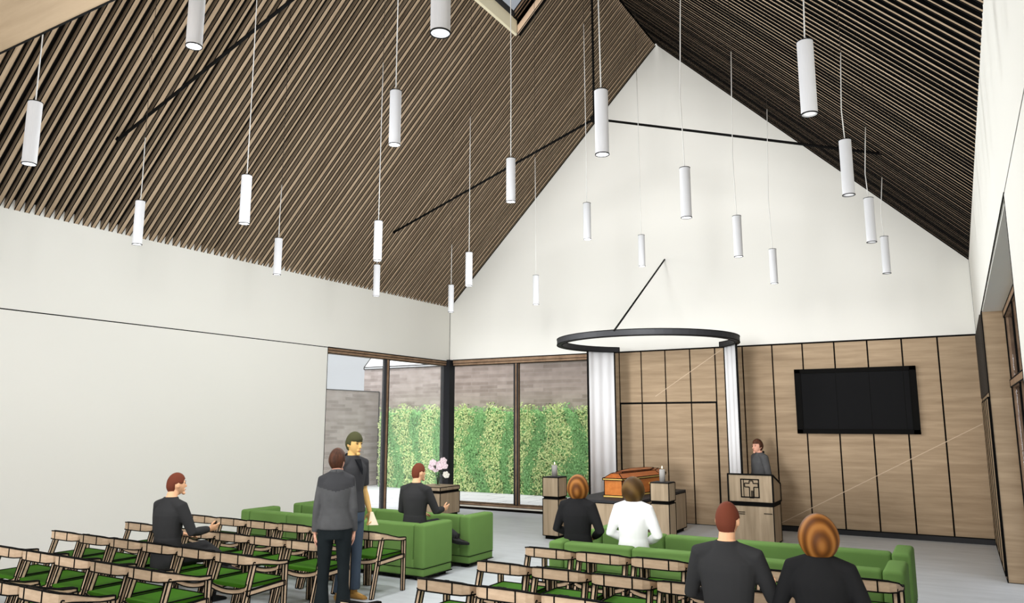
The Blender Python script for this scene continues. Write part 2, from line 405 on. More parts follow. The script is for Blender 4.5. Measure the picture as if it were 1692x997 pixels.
# pitched ceiling: dark boarding with oak slats hung under it
R2 = math.sqrt(.5)
SLEN = (XR - XL) / 2 / R2
def slope_mat(side):
    # local x: up the slope, local y: along the room, local z: away from the room
    if side < 0: ex, ez, o = V((R2, 0, R2)), V((-R2, 0, R2)), V((XL, 0, ZE))
    else: ex, ez, o = V((-R2, 0, R2)), V((R2, 0, R2)), V((XR, 0, ZE))
    m = Matrix.Identity(4)
    ey = V((0, 1, 0))
    for r in range(3): m[r][0] = ex[r]; m[r][1] = ey[r]; m[r][2] = ez[r]; m[r][3] = o[r]
    return m
SKX0, SKX1, SKY0, SKY1 = (-6.335 - XL) / R2, (-5.55 - XL) / R2, 8.3, 10.955   # skylight hole (slope coords)
vault = MB(); sl = MB()
DEP = .095
for side in (-1, 1):
    mt = slope_mat(side)
    bk = MB()
    if side < 0:
        for x0, x1, y0, y1 in ((-.2, SKX0, YN, YB + .2), (SKX1, SLEN + .05, YN, YB + .2), (SKX0, SKX1, YN, SKY0), (SKX0, SKX1, SKY1, YB + .2)):
            bk.box(x0, y0, DEP, x1, y1, DEP + .1, 0, False)
    else: bk.box(-.2, YN, DEP, SLEN + .05, YB + .2, DEP + .1, 0, False)
    vault.merge(bk.xform(mt))
    y = YN + .05; ss = MB(); e = .007
    while y < YB - .03:
        w = .066 + random.uniform(-.012, .012)
        spans = [(.0, SLEN - .03)]
        if side < 0 and SKY0 - .07 < y < SKY1: spans = [(.0, SKX0 - .02), (SKX1 + .02, SLEN - .03)]
        for x0, x1 in spans:
            ya, yb_ = y, min(y + w, YB - .004)
            zt = DEP
            # profile: oak face with dark arrises, sides coloured dark in place of shade
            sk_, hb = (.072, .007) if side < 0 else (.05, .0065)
            lo_ = 0 if side < 0 else 2  # right slope: lower side painted black for its deeper shade
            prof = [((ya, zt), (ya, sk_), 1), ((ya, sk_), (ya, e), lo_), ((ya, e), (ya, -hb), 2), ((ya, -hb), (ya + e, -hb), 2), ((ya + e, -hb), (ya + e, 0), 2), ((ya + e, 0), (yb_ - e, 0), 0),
                    ((yb_ - e, 0), (yb_ - e, -hb), 2), ((yb_ - e, -hb), (yb_, -hb), 2), ((yb_, -hb), (yb_, zt), 1)]
            for (a0, b0), (a1, b1), mi in prof:
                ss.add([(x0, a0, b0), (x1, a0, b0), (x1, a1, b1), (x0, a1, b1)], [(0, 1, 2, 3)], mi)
            ss.add([(x0, ya, 0), (x0, yb_, 0), (x0, yb_, zt), (x0, ya, zt)], [(0, 1, 2, 3)], 0)
        y += .129 + random.uniform(-.01, .01)
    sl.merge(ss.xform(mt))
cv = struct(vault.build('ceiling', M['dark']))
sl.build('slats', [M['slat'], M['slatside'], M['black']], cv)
# skylight
sk = empty_struct('window_4'); mt = slope_mat(-1)
def sk_part(name, mats, boxes, edge=0):
    q = MB()
    for bx in boxes: q.box(*bx[:6], bx[6] if len(bx) > 6 else 0, bool(edge))
    q.xform(mt); return q.build(name, mats, sk, edge)
xa_, xb_ = XL + SKX0 * R2, XL + SKX1 * R2; za_, zb_ = ZE + SKX0 * R2, ZE + SKX1 * R2; UP = .34
def sk_part(name, mats, polys, ext, edge=0):
    q = MB()
    for pl_ in polys: q.prism(pl_, ext, 0, bool(edge))
    return q.build(name, mats, sk, edge)
LY = SKY1 - SKY0
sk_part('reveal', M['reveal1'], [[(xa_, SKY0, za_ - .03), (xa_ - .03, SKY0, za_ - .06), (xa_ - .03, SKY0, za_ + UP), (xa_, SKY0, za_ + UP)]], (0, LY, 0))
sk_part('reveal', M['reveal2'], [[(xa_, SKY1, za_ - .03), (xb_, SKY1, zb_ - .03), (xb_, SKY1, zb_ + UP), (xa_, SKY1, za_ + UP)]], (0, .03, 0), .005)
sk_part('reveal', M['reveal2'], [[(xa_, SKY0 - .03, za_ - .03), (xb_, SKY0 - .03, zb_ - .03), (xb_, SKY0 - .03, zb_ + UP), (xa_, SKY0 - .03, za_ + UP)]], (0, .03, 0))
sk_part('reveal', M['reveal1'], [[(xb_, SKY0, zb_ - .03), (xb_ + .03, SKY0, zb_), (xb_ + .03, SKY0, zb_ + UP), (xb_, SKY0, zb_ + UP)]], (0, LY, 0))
sk_part('dark_gap', M['dark'], [[(xa_, SKY1 + .03, za_ - .02), (xb_, SKY1 + .03, zb_ - .02), (xb_, SKY1 + .03, zb_ + UP), (xa_, SKY1 + .03, za_ + UP)]], (0, .07, 0))  # dark strip behind the far reveal
fz = UP - .10
sk_part('window_frame', M['frame'], [[(xa_, y_, za_ + fz), (xb_, y_, zb_ + fz), (xb_, y_, zb_ + fz + .09), (xa_, y_, za_ + fz + .09)] for y_ in (SKY1 - .06, SKY1 - .14)], (0, .05, 0), .009)
sk_part('window_frame', M['char'], [[(xa_, SKY0, za_ + fz), (xa_ + .03, SKY0, za_ + fz + .03), (xa_ + .03, SKY0, za_ + fz + .1), (xa_, SKY0, za_ + fz + .1)]], (0, LY, 0))
sk_part('pane', M['gglass'], [[(xa_, SKY0, za_ + UP - .02), (xb_, SKY0, zb_ + UP - .02), (xb_, SKY0, zb_ + UP - .01), (xa_, SKY0, za_ + UP - .01)]], (0, LY, 0))

# steel tie rods under the roof
for yy, lab in ((5.65, 'black steel tie rods crossing the ceiling nearest the viewer'), (11.48, 'black steel tie rods with ridge hanger in front of the back gable')):
    t = thing('tie_rod_truss', lab, 'roof tie', (XA, yy, 0), 0, 'roof tie rods')
    b = MB(); b.cyl((-4.44, 0, 5.75), (0, 0, 7.22), .021, 8); b.build('tie_rod', M['black'], t)
    b = MB(); b.cyl((4.44, 0, 5.75), (0, 0, 7.22), .021, 8); b.build('tie_rod', M['black'], t)
    b = MB(); b.cyl((0, 0, 7.22), (0, 0, ZA), .022, 8); b.build('hanger_rod', M['black'], t)
    b = MB(); b.ball((0, 0, 7.22), .07); b.build('joint', M['black'], t)
    for sx in (-1, 1):
        b = MB(); b.bar((sx * 4.44, 0, 5.75), (sx * 4.40, 0, 6.0), .06, .06, 0, False); b.build('bracket', M['black'], t)

# ------------------------------------------------------------------ pendants
def make_pendant(top):
    t = thing('pendant_lamp', '', 'lamp')
    r, h = .05, .49
    b = MB(); n = 28
    prof = [(r - .012, .012), (r - .012, 0), (r, 0), (r, h), (.008, h + .006)]
    vs = []; fs = []
    for rr, z in prof: vs += [(rr * math.cos(2 * PI * k / n), rr * math.sin(2 * PI * k / n), z) for k in range(n)]
    for i in range(len(prof) - 1):
        for k in range(n): fs.append((i * n + k, i * n + (k + 1) % n, (i + 1) * n + (k + 1) % n, (i + 1) * n + k))
    b.add(vs, fs, 0, False); b.build('shade', M['lamp'], t)
    shade = [o for o in t.children if o.name.startswith('shade')][0]
    for z, rr in ((.0, r), (h, r * .98)):
        b = MB(); vs = []; fs = []
        for k in range(n):
            for a_, c_ in ((-.003, -.003), (.003, -.003), (.003, .003), (-.003, .003)):
                vs.append(((rr + a_) * math.cos(2 * PI * k / n), (rr + a_) * math.sin(2 * PI * k / n), z + c_))
        for k in range(n):
            for q in range(4): fs.append((4 * k + q, 4 * ((k + 1) % n) + q, 4 * ((k + 1) % n) + (q + 1) % 4, 4 * k + (q + 1) % 4))
        b.add(vs, fs, 0); b.build('rim', M['black'], shade)
    b = MB(); b.cyl((0, 0, .006), (0, 0, .012), r - .0125, 24); b.build('diffuser', M['lampglow'], shade)
    return t
colx = [-7.6, -5.885, -4.02, -2.08, -.66]; rowy = [2.83, 4.83, 6.81, 8.79, 10.79]
colz = [3.9, 3.9, 4.35, 3.9, 3.9]; ctop = [5.13, 6.45, 7.4, 6.47, 5.2]
cn = ['row nearest the left wall', 'second row from the left wall', 'high-hung row under the ridge', 'second row from the right wall', 'row nearest the right wall']
rn = ['closest to the viewer', 'second from the viewer', 'middle one', 'fourth from the viewer', 'closest to the back wall']
pend0 = None
for i in range(5):
    for j in range(5):
        if (i, j) in ((0, 0), (4, 0)): continue
        lab = 'white pendant lamp, %s, %s' % (rn[j], cn[i])
        loc = (colx[i], rowy[j], colz[i])
        if pend0 is None: pend0 = make_pendant(0); o = pend0; o.location = loc; o['label'] = lab; o['group'] = 'cylinder pendant lamps'
        else: o = dup(pend0, loc, lab)
for o in [o for o in COL.objects if o.name.startswith('pendant_lamp')]:
    i = min(range(5), key=lambda k: abs(colx[k] - o.location.x))
    zt = ctop[i] - colz[i]; roof = ZE + min(colx[i] - XL, XR - colx[i]) - colz[i]
    wob = random.uniform(-.05, .05) if i > 2 else random.uniform(-.01, .01)
    b = MB(); b.tube([(0, 0, .49), (wob * .4, 0, .49 + (zt - .49) * .35), (-wob * .3, 0, .49 + (zt - .49) * .75), (-wob * .8, 0, zt)], .005, 6)
    b.build('cable', M['cable'], o)
    b = MB(); b.tube([(-wob * .8, 0, zt), (-wob * .8, 0, roof + .1)], .003, 5); b.build('suspension_wire', M['wire'], o)
    li = bpy.data.lights.new('pendant_light', 'POINT'); li.energy = (26, 58, 86, 32, 2)[i] * (.45 if o.location.y < 3 else 1); li.shadow_soft_size = .12; li.color = (.96, .985, 1)
    lo = bpy.data.objects.new('pendant_light', li); COL.objects.link(lo); lo.parent = o; lo.location = (0, 0, -.45)

# ------------------------------------------------------------------ ring rail, curtains
RC = V((-4.8, 13.0, 0)); RR = 1.63
def ringp(deg, r, z): a = math.radians(deg); return V((r * math.sin(a), r * math.cos(a), z))
t = thing('curtain_rail', 'black open ring curtain rail hung above the coffin stand', 'curtain rail', RC)
b = MB(); n = 56; a0, a1 = 41, 319
vs = []; fs = []; lines = []
for k in range(n + 1):
    a = a0 + (a1 - a0) * k / n
    vs += [ringp(a, RR - .09, 3.37), ringp(a, RR, 3.37), ringp(a, RR, 3.47), ringp(a, RR - .09, 3.47)]
for k in range(n):
    for q in range(4): fs.append((4 * k + q, 4 * k + (q + 1) % 4, 4 * k + 4 + (q + 1) % 4, 4 * k + 4 + q)); lines.append((4 * k + q, 4 * k + 4 + q))
fs += [(3, 2, 1, 0), (4 * n, 4 * n + 1, 4 * n + 2, 4 * n + 3)]
lines += [(0, 1), (1, 2), (2, 3), (3, 0)] + [(4 * n + q, 4 * n + (q + 1) % 4) for q in range(4)]
b.add(vs, fs, 0, False, lines); b.build('ring', M['char'], t, .006)
b = MB(); pa = V((-4.74, 11.36, 3.46)) - RC; pb = V((-5.06, YB + .02, 5.36)) - RC
b.cyl(pa, pb, .016, 8); b.build('stay_rod', M['black'], t)
for sx, lab in ((-1, 'white curtain drawn to the left side behind the coffin'), (1, 'white curtain hanging behind the lectern from the ring rail')):
    c = thing('curtain', lab, 'curtain', RC, 0, 'white curtains on the ring rail')
    b = MB(); n = 60; z0, z1 = .03, 3.375; vs = []; fs = []
    for k in range(n + 1):
        a = sx * (45 + 22 * k / n); rr = RR - .05 + .007 * math.sin(k / n * 2 * PI * 3)
        for off in (-.006, .006): vs += [ringp(a, rr + off, z0), ringp(a, rr + off, z1)]
    for k in range(n):
        o = 4 * k; p = o + 4
        fs += [(o, o + 1, p + 1, p), (o + 2, p + 2, p + 3, o + 3), (o + 1, o + 3, p + 3, p + 1), (o, p, p + 2, o + 2)]
    fs += [(0, 2, 3, 1), (4 * n, 4 * n + 1, 4 * n + 3, 4 * n + 2)]
    b.add(vs, fs, 0, True); b.build('cloth', M['curtain'], c)
    b = MB()
    for a in (44.6, 67.4):
        p0, p1 = ringp(sx * a, RR - .05, z0), ringp(sx * a, RR - .05, z1); b.bar(p0, p1, .035, .02, 0, False)
    b.build('edge_binding', M['black'], c)

# ------------------------------------------------------------------ furniture at the front
def plinth(name, label, cat, x0, y0, x1, y1, zt, za, zb, grp=None):
    t = thing(name, label, cat, ((x0 + x1) / 2, (y0 + y1) / 2, 0), 0, grp); hx, hy = (x1 - x0) / 2, (y1 - y0) / 2
    b = MB(); b.box(-hx, -hy, .06, hx, hy, za, 0); b.build('base_cabinet', M['oakv'], t, .006)
    b = MB(); b.box(-hx + .012, -hy + .012, za, hx - .012, hy - .012, zb, 0, False); b.build('black_band', M['black'], t)  # recessed black band between the two boxes
    b = MB(); b.box(-hx, -hy, zb, hx, hy, zt - .012, 0); b.build('top_box', M['oakv'], t, .006)
    b = MB(); b.box(-hx + .01, -hy + .01, zt - .012, hx - .01, hy - .01, zt, 0, False); b.build('top_plate', M['char'], t)
    b = MB(); b.box(-hx + .03, -hy + .03, 0, hx - .03, hy - .03, .06, 0, False); b.build('plinth_foot', M['black'], t)
    return t
plinth('candle_pedestal', 'oak candle pedestal standing left of the coffin stand', 'pedestal', -6.32, 11.8, -6.02, 12.12, 1.045, .672, .71, 'candle pedestals')
plinth('candle_pedestal', 'oak candle pedestal standing right of the coffin', 'pedestal', -4.29, 11.6, -3.99, 11.91, 1.045, .715, .755, 'candle pedestals')
def candle(x, y, z, lab, r=.05, h=.19):
    t = thing('candle', lab, 'candle', (x, y, z), 0, 'pillar candles')
    b = MB(); b.tube([(0, 0, 0), (0, 0, h - .006), (0, 0, h)], [r, r, r - .008], 20); wx = b.build('wax', M['candle'], t)
    b = MB(); b.cyl((0, 0, h), (0, 0, h + .015), .003, 6); b.build('wick', M['black'], wx)
    b = MB(); b.tube([(0, 0, h + .01), (0, 0, h + .022), (0, 0, h + .038), (0, 0, h + .058)], [.003, .011, .009, .001], 10); b.build('flame', M['flame'], t)
candle(-6.17, 11.96, 1.046, 'grey pillar candle with flame on the left pedestal')
candle(-4.14, 11.75, 1.046, 'grey pillar candle with flame on the right pedestal', .045)
# catafalque
t = thing('coffin_stand', 'oak catafalque with black top under the orange coffin', 'coffin stand', (-5.08, 12.77, 0))
b = MB(); b.box(-.57, -1.28, .06, .57, 1.28, .69, 0); b.build('body', M['oakv'], t, .007)
b = MB(); b.box(-.575, -1.285, .69, .575, 1.285, .735, 0, False); b.build('top_plate', M['char'], t)
b = MB(); b.box(-.535, -1.22, 0, .535, 1.22, .06, 0, False); b.build('plinth_foot', M['black'], t)
# coffin: narrow foot towards the viewer, shoulders near the head
t = thing('coffin', 'orange wooden coffin with gilded edges on the black-topped stand', 'coffin', (-5.08, 11.98, .737))
def outl(g): return [(-.16 - g, 0 - g), (.16 + g, 0 - g), (.345 + g, 1.33), (.2 + g, 2.0 + g), (-.2 - g, 2.0 + g), (-.345 - g, 1.33)]
b = MB(); b.prism([(x, y, .03) for x, y in outl(0)], (0, 0, .25), 0); cbody = b.build('body', M['coffin'], t, .006)
b = MB(); b.prism([(x, y, 0) for x, y in outl(.015)], (0, 0, .03), 0); b.build('base_moulding', M['gold'], t, .003)
b = MB(); b.prism([(x, y, .28) for x, y in outl(.022)], (0, 0, .03), 0); b.build('top_moulding', M['gold'], t, .006)
b = MB(); lo, up = outl(.01), outl(-.09)
vs = [(x, y, .31) for x, y in lo] + [(x, y, .385) for x, y in up]; n = 6
b.add(vs, [tuple(range(6, 12))] + [(i, (i + 1) % 6, 6 + (i + 1) % 6, 6 + i) for i in range(6)], 0, False, [(i, (i + 1) % 6) for i in range(6)] + [(6 + i, 6 + (i + 1) % 6) for i in range(6)] + [(i, 6 + i) for i in range(6)])
b.prism([(x * .8, .2 + y * .8, .385) for x, y in up], (0, 0, .02), 0)
b.build('lid', M['lid'], t, .005)
for y, s in ((.5, 1), (1.0, 1), (.5, -1), (1.0, -1), (1.55, 1), (1.55, -1)):
    x = s * (.16 + .185 * y / 1.33 if y < 1.33 else .31)
    b = MB(); b.tube([(x, y - .07, .18), (x + s * .05, y - .06, .165), (x + s * .05, y + .06, .165), (x, y + .07, .18)], .011, 8); b.ball((x, y - .07, .18), .02, 0, 10, 6); b.ball((x, y + .07, .18), .02, 0, 10, 6)
    b.build('handle', M['gold'], cbody)
# lectern
LX0, LX1, LY0, LY1 = -3.375, -2.665, 12.78, 13.36
t = thing('lectern', 'oak lectern with square cross emblem before the wall screen', 'lectern', ((LX0 + LX1) / 2, LY0, 0)); hx = (LX1 - LX0) / 2; D = LY1 - LY0
b = MB(); b.box(-hx + .01, .012, .05, hx - .01, D - .01, .64, 0); b.build('base_cabinet', M['oakv'], t, .007)
b = MB(); b.box(-hx + .02, .02, 0, hx - .02, D - .03, .05, 0, False); b.build('plinth_foot', M['black'], t)
b = MB(); b.box(-hx + .005, .0, .64, hx - .005, D - .01, .69, 0, False); b.build('black_band', M['black'], t)  # black band between base and top box
b = MB()
p = [(-hx, 0, .69), (hx, 0, .69), (hx, D, .69), (-hx, D, .69), (-hx, 0, 1.135), (hx, 0, 1.135), (hx, D, .965), (-hx, D, .965)]
b.hexa(p, 0); tb = b.build('top_box', M['oakv'], t, .012)
b = MB()
for z in (.50, .53): b.box(-hx + .13, .002, z, -hx + .25, .014, z + .008, 0, False)
b.box(hx - .16, .002, .52, hx - .03, .014, .53, 0, False); b.build('drawer_slot', M['black'], t)
b = MB()   # square emblem with a cross standing on its lower edge
x0, x1, z0, z1, w = -.155, .145, .765, 1.065, .018
for a in ((x0, z0, x1, z0 + w), (x0, z1 - w, x1, z1), (x0, z0, x0 + w, z1), (x1 - w, z0, x1, z1), (x0 + .045, z0, x0 + .055, z1 - .02)):
    b.box(a[0], -.006, a[1], a[2], .002, a[3], 0, False)
cxs = .012; arm = [(-.025, z0), (-.025, .935), (-.1, .935), (-.1, .995), (-.025, .995), (-.025, 1.035), (.035, 1.035), (.035, .995), (.115, .995), (.115, .935), (.045, .935), (.045, z0)]
for i in range(len(arm)):
    a, c = arm[i], arm[(i + 1) % len(arm)]
    b.bar((a[0] + cxs, -.003, a[1]), (c[0] + cxs, -.003, c[1]), .014, .01, 0, False)
for dx in (-.0, .02): b.box(cxs + dx + .0, -.006, z0, cxs + dx + .014, .002, .88, 0, False)
b.build('emblem', M['black'], tb, label='black outlined cross in a square')
# flower stand + vase
t = plinth('flower_stand', 'low oak stand under the flower vase beside the black corner column', 'stand', -10.2, 13.17, -9.49, 13.89, .63, .50, .545)
for c_ in t.children:
    if c_.name.startswith('top_plate'): c_.data.materials[0] = M['oakv']
t = thing('flower_vase', 'clear glass vase of pale pink flowers on the low oak stand', 'vase', (-9.83, 13.55, .632))
b = MB(); b.tube([(0, 0, 0), (0, 0, .01), (0, 0, .16), (0, 0, .24)], [.05, .055, .05, .062], 20); b.build('vase_glass', M['vase'], t)
fl = [(-.16, -.02, .36, 0), (-.1, -.05, .46, 0), (-.06, .0, .32, 0), (.08, -.06, .38, 0), (.17, -.02, .40, 0), (.2, 0, .21, 1), (.1, .04, .50, 0), (-.02, .06, .42, 0)]
b = MB()
for x, y, z, c in fl: b.tube([(x * .08, y * .1, .02), (x * .2, y * .3, .2), (x * .7, y * .8, z - .1), (x, y, z)], .006, 6)
for k in range(16):
    a = random.uniform(0, 6.28); r = random.uniform(.08, .2); z = random.uniform(.24, .42)
    b.ball((r * math.cos(a), r * math.sin(a) * .6, z), (.03, .008, .014), 0, 8, 5, Matrix.Rotation(a, 3, 'Z') @ Matrix.Rotation(.6, 3, 'Y'))
b.build('stems', M['stem'], t)
for x, y, z, c in fl:
    b = MB(); ax_ = V((.6 + x, -.7 + random.uniform(-.2, .2), .45)).normalized(); Q_ = V((0, 0, 1)).rotation_difference(ax_).to_matrix()
    for ring_, n, rr, tilt in ((0, 6, .054, .95), (1, 5, .038, .5)):
        for k in range(n):
            a = 2 * PI * k / n + ring_ * .5
            mt3 = Q_ @ Matrix.Rotation(a, 3, 'Z') @ Matrix.Rotation(tilt, 3, 'Y')
            b.ball(V((x, y, z)) + mt3 @ V((0, 0, rr * .8)), (.042, .042, rr), 0, 10, 6, mt3 @ Matrix.Scale(.4, 3, V((1, 0, 0))))
    b.ball(V((x, y, z)) + ax_ * .02, .022, 0, 8, 6)
    b.build('bloom', M['cream'] if c else M['pink'], t)
# screen
t = thing('wall_screen', 'wide black television screen on the oak panelling', 'television', (-1.59, YB - .005, 2.36))
b = MB(); W, Hh = 1.0, .585
for a in ((-W, -Hh, W, -Hh + .075), (-W, Hh - .07, W, Hh), (-W, -Hh, -W + .1, Hh), (W - .1, -Hh, W, Hh)): b.box(a[0], -.085, a[1], a[2], 0, a[3], 0, True)
b.build('bezel', M['black'], t, .006)
b = MB(); b.box(-W + .09, -.07, -Hh + .07, W - .09, -.01, Hh - .065, 0, False); b.build('screen', M['screen'], t)
scr = [o for o in t.children if o.name.startswith('screen')][0]
for x in (-.295, .26, W - .195):
    b = MB(); b.box(x - .004, -.072, -Hh + .075, x + .004, -.06, Hh - .07, 0, False); b.build('screen_seam', M['black'], scr)

# ------------------------------------------------------------------ sofas
def rbox(x0, y0, z0, x1, y1, z1, name, parent, mat, bev=.035, seg=3):
    b = MB(); b.box(x0, y0, z0, x1, y1, z1, 0, False)
    me = baked(b, name, [mat], [('BEVEL', dict(width=bev, segments=seg))]); return link(name, me, parent)
def make_sofa(L, label, loc):
    t = thing('sofa', label, 'sofa', loc, 0, 'long green sofas'); h = L / 2; aw = .175; dp = .64
    rbox(-h, 0, .14, -h + aw, dp, .69, 'armrest', t, M['sofa']); rbox(h - aw, 0, .14, h, dp, .69, 'armrest', t, M['sofa'])
    n = 4; w = (L - 2 * aw) / n
    for k in range(n):
        rbox(-h + aw + w * k + .002, .012, .14, -h + aw + w * (k + 1) - .002, .19, .685, 'back_cushion', t, M['sofa'])
        rbox(-h + aw + w * k + .002, .18, .24, -h + aw + w * (k + 1) - .002, dp - .01, .42, 'seat_cushion', t, M['sofa'])
    rbox(-h + .01, .015, .05, h - .01, dp - .015, .25, 'base', t, M['sofa'], .01, 2)
    b = MB(); b.box(-h + .004, .008, .145, h - .004, .02, .152, 0, False); b.box(h - .012, .01, .145, h - .003, dp - .01, .152, 0, False); b.box(-h, .004, .045, h, dp - .004, .055, 0, False)
    b.build('piping', M['black'], t)
    for x in (-h + .12, h - .12):
        for y in (.08, dp - .08):
            b = MB(); b.box(x - .04, y - .04, 0, x + .04, y + .04, .05, 0, False); b.build('foot', M['black'], t)
    return t
make_sofa(3.42, 'long green sofa on the left, nearer one, with man seated', (-7.665, 7.93, 0))
make_sofa(3.42, 'long green sofa on the left, farther one, beside the windows', (-7.665, 8.965, 0))
make_sofa(3.49, 'long green sofa on the right with two women seated', (-2.265, 7.60, 0))
make_sofa(3.49, 'empty long green sofa on the right, nearer the coffin', (-2.265, 8.64, 0))

# ------------------------------------------------------------------ chairs
def make_chair():
    t = thing('armchair', '', 'chair')
    E = .0052
    pl = [(.125, -.185), (.205, -.178), (.245, -.142), (.257, -.06), (.262, .05), (.265, .17), (.266, .29)]
    zt = [.72, .717, .705, .685, .652, .622, .612]; hh = [.092, .088, .076, .06, .045, .036, .032]; th = [.026, .027, .03, .032, .032, .032, .032]
    b = MB(); b.box(-.125, -.198, .628, .125, -.172, .72, 0); b.build('backrest', M['oak'], t, E)
    for s in (-1, 1):
        b = MB(); vs = []; fs = []; ln = []
        for i, (x, y) in enumerate(pl):
            a = V(pl[max(i - 1, 0)]); c = V(pl[min(i + 1, len(pl) - 1)]); d = (c - a).normalized(); nrm = V((d.y, -d.x)) * th[i] / 2
            if i == 0: nrm = V((0, -1)) * th[i] / 2
            o, q = V((x, y)) + nrm, V((x, y)) - nrm
            vs += [(s * o.x, o.y, zt[i] - hh[i]), (s * o.x, o.y, zt[i]), (s * q.x, q.y, zt[i]), (s * q.x, q.y, zt[i] - hh[i])]
        for i in range(len(pl) - 1):
            for k in range(4):
                f = (4 * i + k, 4 * i + (k + 1) % 4, 4 * i + 4 + (k + 1) % 4, 4 * i + 4 + k); fs.append(f if s > 0 else f[::-1]); ln.append((4 * i + k, 4 * i + 4 + k))
        m_ = 4 * (len(pl) - 1); fs += [(3, 2, 1, 0), (m_, m_ + 1, m_ + 2, m_ + 3)]
        ln += [(0, 1), (1, 2), (2, 3), (3, 0), (m_, m_ + 1), (m_ + 1, m_ + 2), (m_ + 2, m_ + 3), (m_ + 3, m_)]
        b.add(vs, fs, 0, False, ln); b.build('armrest', M['oak'], t, E)
        b = MB(); b.bar((s * .261, .275, 0), (s * .261, .275, .585), .03, .036, 0, True, (0, 1, 0), .034, .04); b.build('leg', M['oak'], t, E)
        b = MB(); b.bar((s * .262, -.285, 0), (s * .243, -.105, .645), .03, .034, 0, True, (0, 1, 0), .036, .042); b.build('leg', M['oak'], t, E)
        b = MB(); b.bar((s * .258, -.19, .375), (s * .264, .275, .40), .022, .045, 0, True, (0, 0, 1)); b.build('side_rail', M['oak'], t, E)
    b = MB(); b.box(-.25, .268, .375, .25, .29, .42, 0); b.build('front_rail', M['oak'], t, E)
    b = MB()
    for k in range(6):
        x0, x1 = -.24 + .08 * k, -.16 + .08 * k; f = lambda x: -.035 * (1 - (x / .24) ** 2)
        b.hexa([(x0, -.2, .385 + f(x0)), (x1, -.2, .385 + f(x1)), (x1, -.18, .385 + f(x1)), (x0, -.18, .385 + f(x0)), (x0, -.2, .43 + f(x0)), (x1, -.2, .43 + f(x1)), (x1, -.18, .43 + f(x1)), (x0, -.18, .43 + f(x0))], 0, False)
        for z in (.385, .43): b.lines.append((V((x0, -.2, z + f(x0))), V((x1, -.2, z + f(x1)))))
    b.build('rear_rail', M['oak'], t, E)
    b = MB(); b.box(-.243, -.185, .415, .243, .285, .45, 0, False)
    for s in (-1, 1): b.lines.append((V((s * .243, -.185, .452)), V((s * .243, .285, .452))))
    b.lines.append((V((-.243, .285, .452)), V((.243, .285, .452))))
    b.build('seat', M['seat'], t, .005)
    return t
ROW = [6.97 + .18 - .905 * k for k in range(5)]
SP = .58; LX = [-9.36 + .03, -9.375, -9.39, -9.39, -9.39]; RX = -3.99
ordn = ['leftmost', 'second from left', 'third from left', 'third from right', 'second from right', 'rightmost']
rowl = ['front row', 'second row', 'third row', 'fourth row', 'rearmost row']
chair0 = None
def chair(x, y, lab, grp):
    global chair0
    if chair0 is None: chair0 = make_chair(); chair0.location = (x, y, 0); chair0['label'] = lab; chair0['group'] = grp; return
    dup(chair0, (x, y, 0), lab, None, grp)
for r in range(5):
    for k in range(6):
        if r == 3 and k == 0 or r == 4 and k < 4: continue
        on = {4: 'left one of two', 5: 'right one of two'}[k] if r == 4 else ordn[k]
        if r == 3 and k < 3: on = {1: 'leftmost visible', 2: 'second visible from left'}[k]
        chair(LX[r] + SP * (k + .5), ROW[r], 'oak armchair with green seat, %s, %s of left block' % (on, rowl[r]), 'armchairs in the left block')
for r in range(4):
    for k in range(6):
        if r == 3 and k > 0: continue
        on = 'left end' if r == 3 else ordn[k]
        chair(RX + SP * (k + .5), ROW[r], 'oak armchair with green seat, %s, %s of right block' % (on, rowl[r]), 'armchairs in the right block')

# ------------------------------------------------------------------ people
def smooth01(a, b_, x): t = max(0, min(1, (x - a) / (b_ - a))); return t * t * (3 - 2 * t)
def head_fn(d):
    x, y, z = d.x * .074, d.y * .094, d.z * .116
    if d.z < 0:
        k = (-d.z) ** 1.6; x *= 1 - .38 * k
        y = y * (1 - .12 * k) + .018 * k if d.y > 0 else y * (1 - .45 * k) + .012 * k
    if d.y > .5 and abs(d.z) < .7: y *= 1 - .06 * (1 - abs(d.z))
    return V((x, y, z))
def head_mb():
    b = MB(); b.ball((0, 0, 0), 1, 0, 28, 20, None, head_fn)
    b.tube([(0, .078, .026), (0, .094, -.004), (0, .109, -.026), (0, .092, -.036)], [(.009, .008), (.010, .012), (.015, .012), (.012, .007)], 8)
    for s in (-1, 1):
        b.ball((s * .076, -.008, -.004), (.009, .02, .032), 0, 10, 8)
        b.ball((s * .032, .074, .026), (.02, .012, .007), 0, 8, 6)
    b.ball((0, .085, -.098), (.024, .02, .018), 0, 10, 8); b.ball((0, .086, -.062), (.026, .012, .014), 0, 10, 8)
    return b
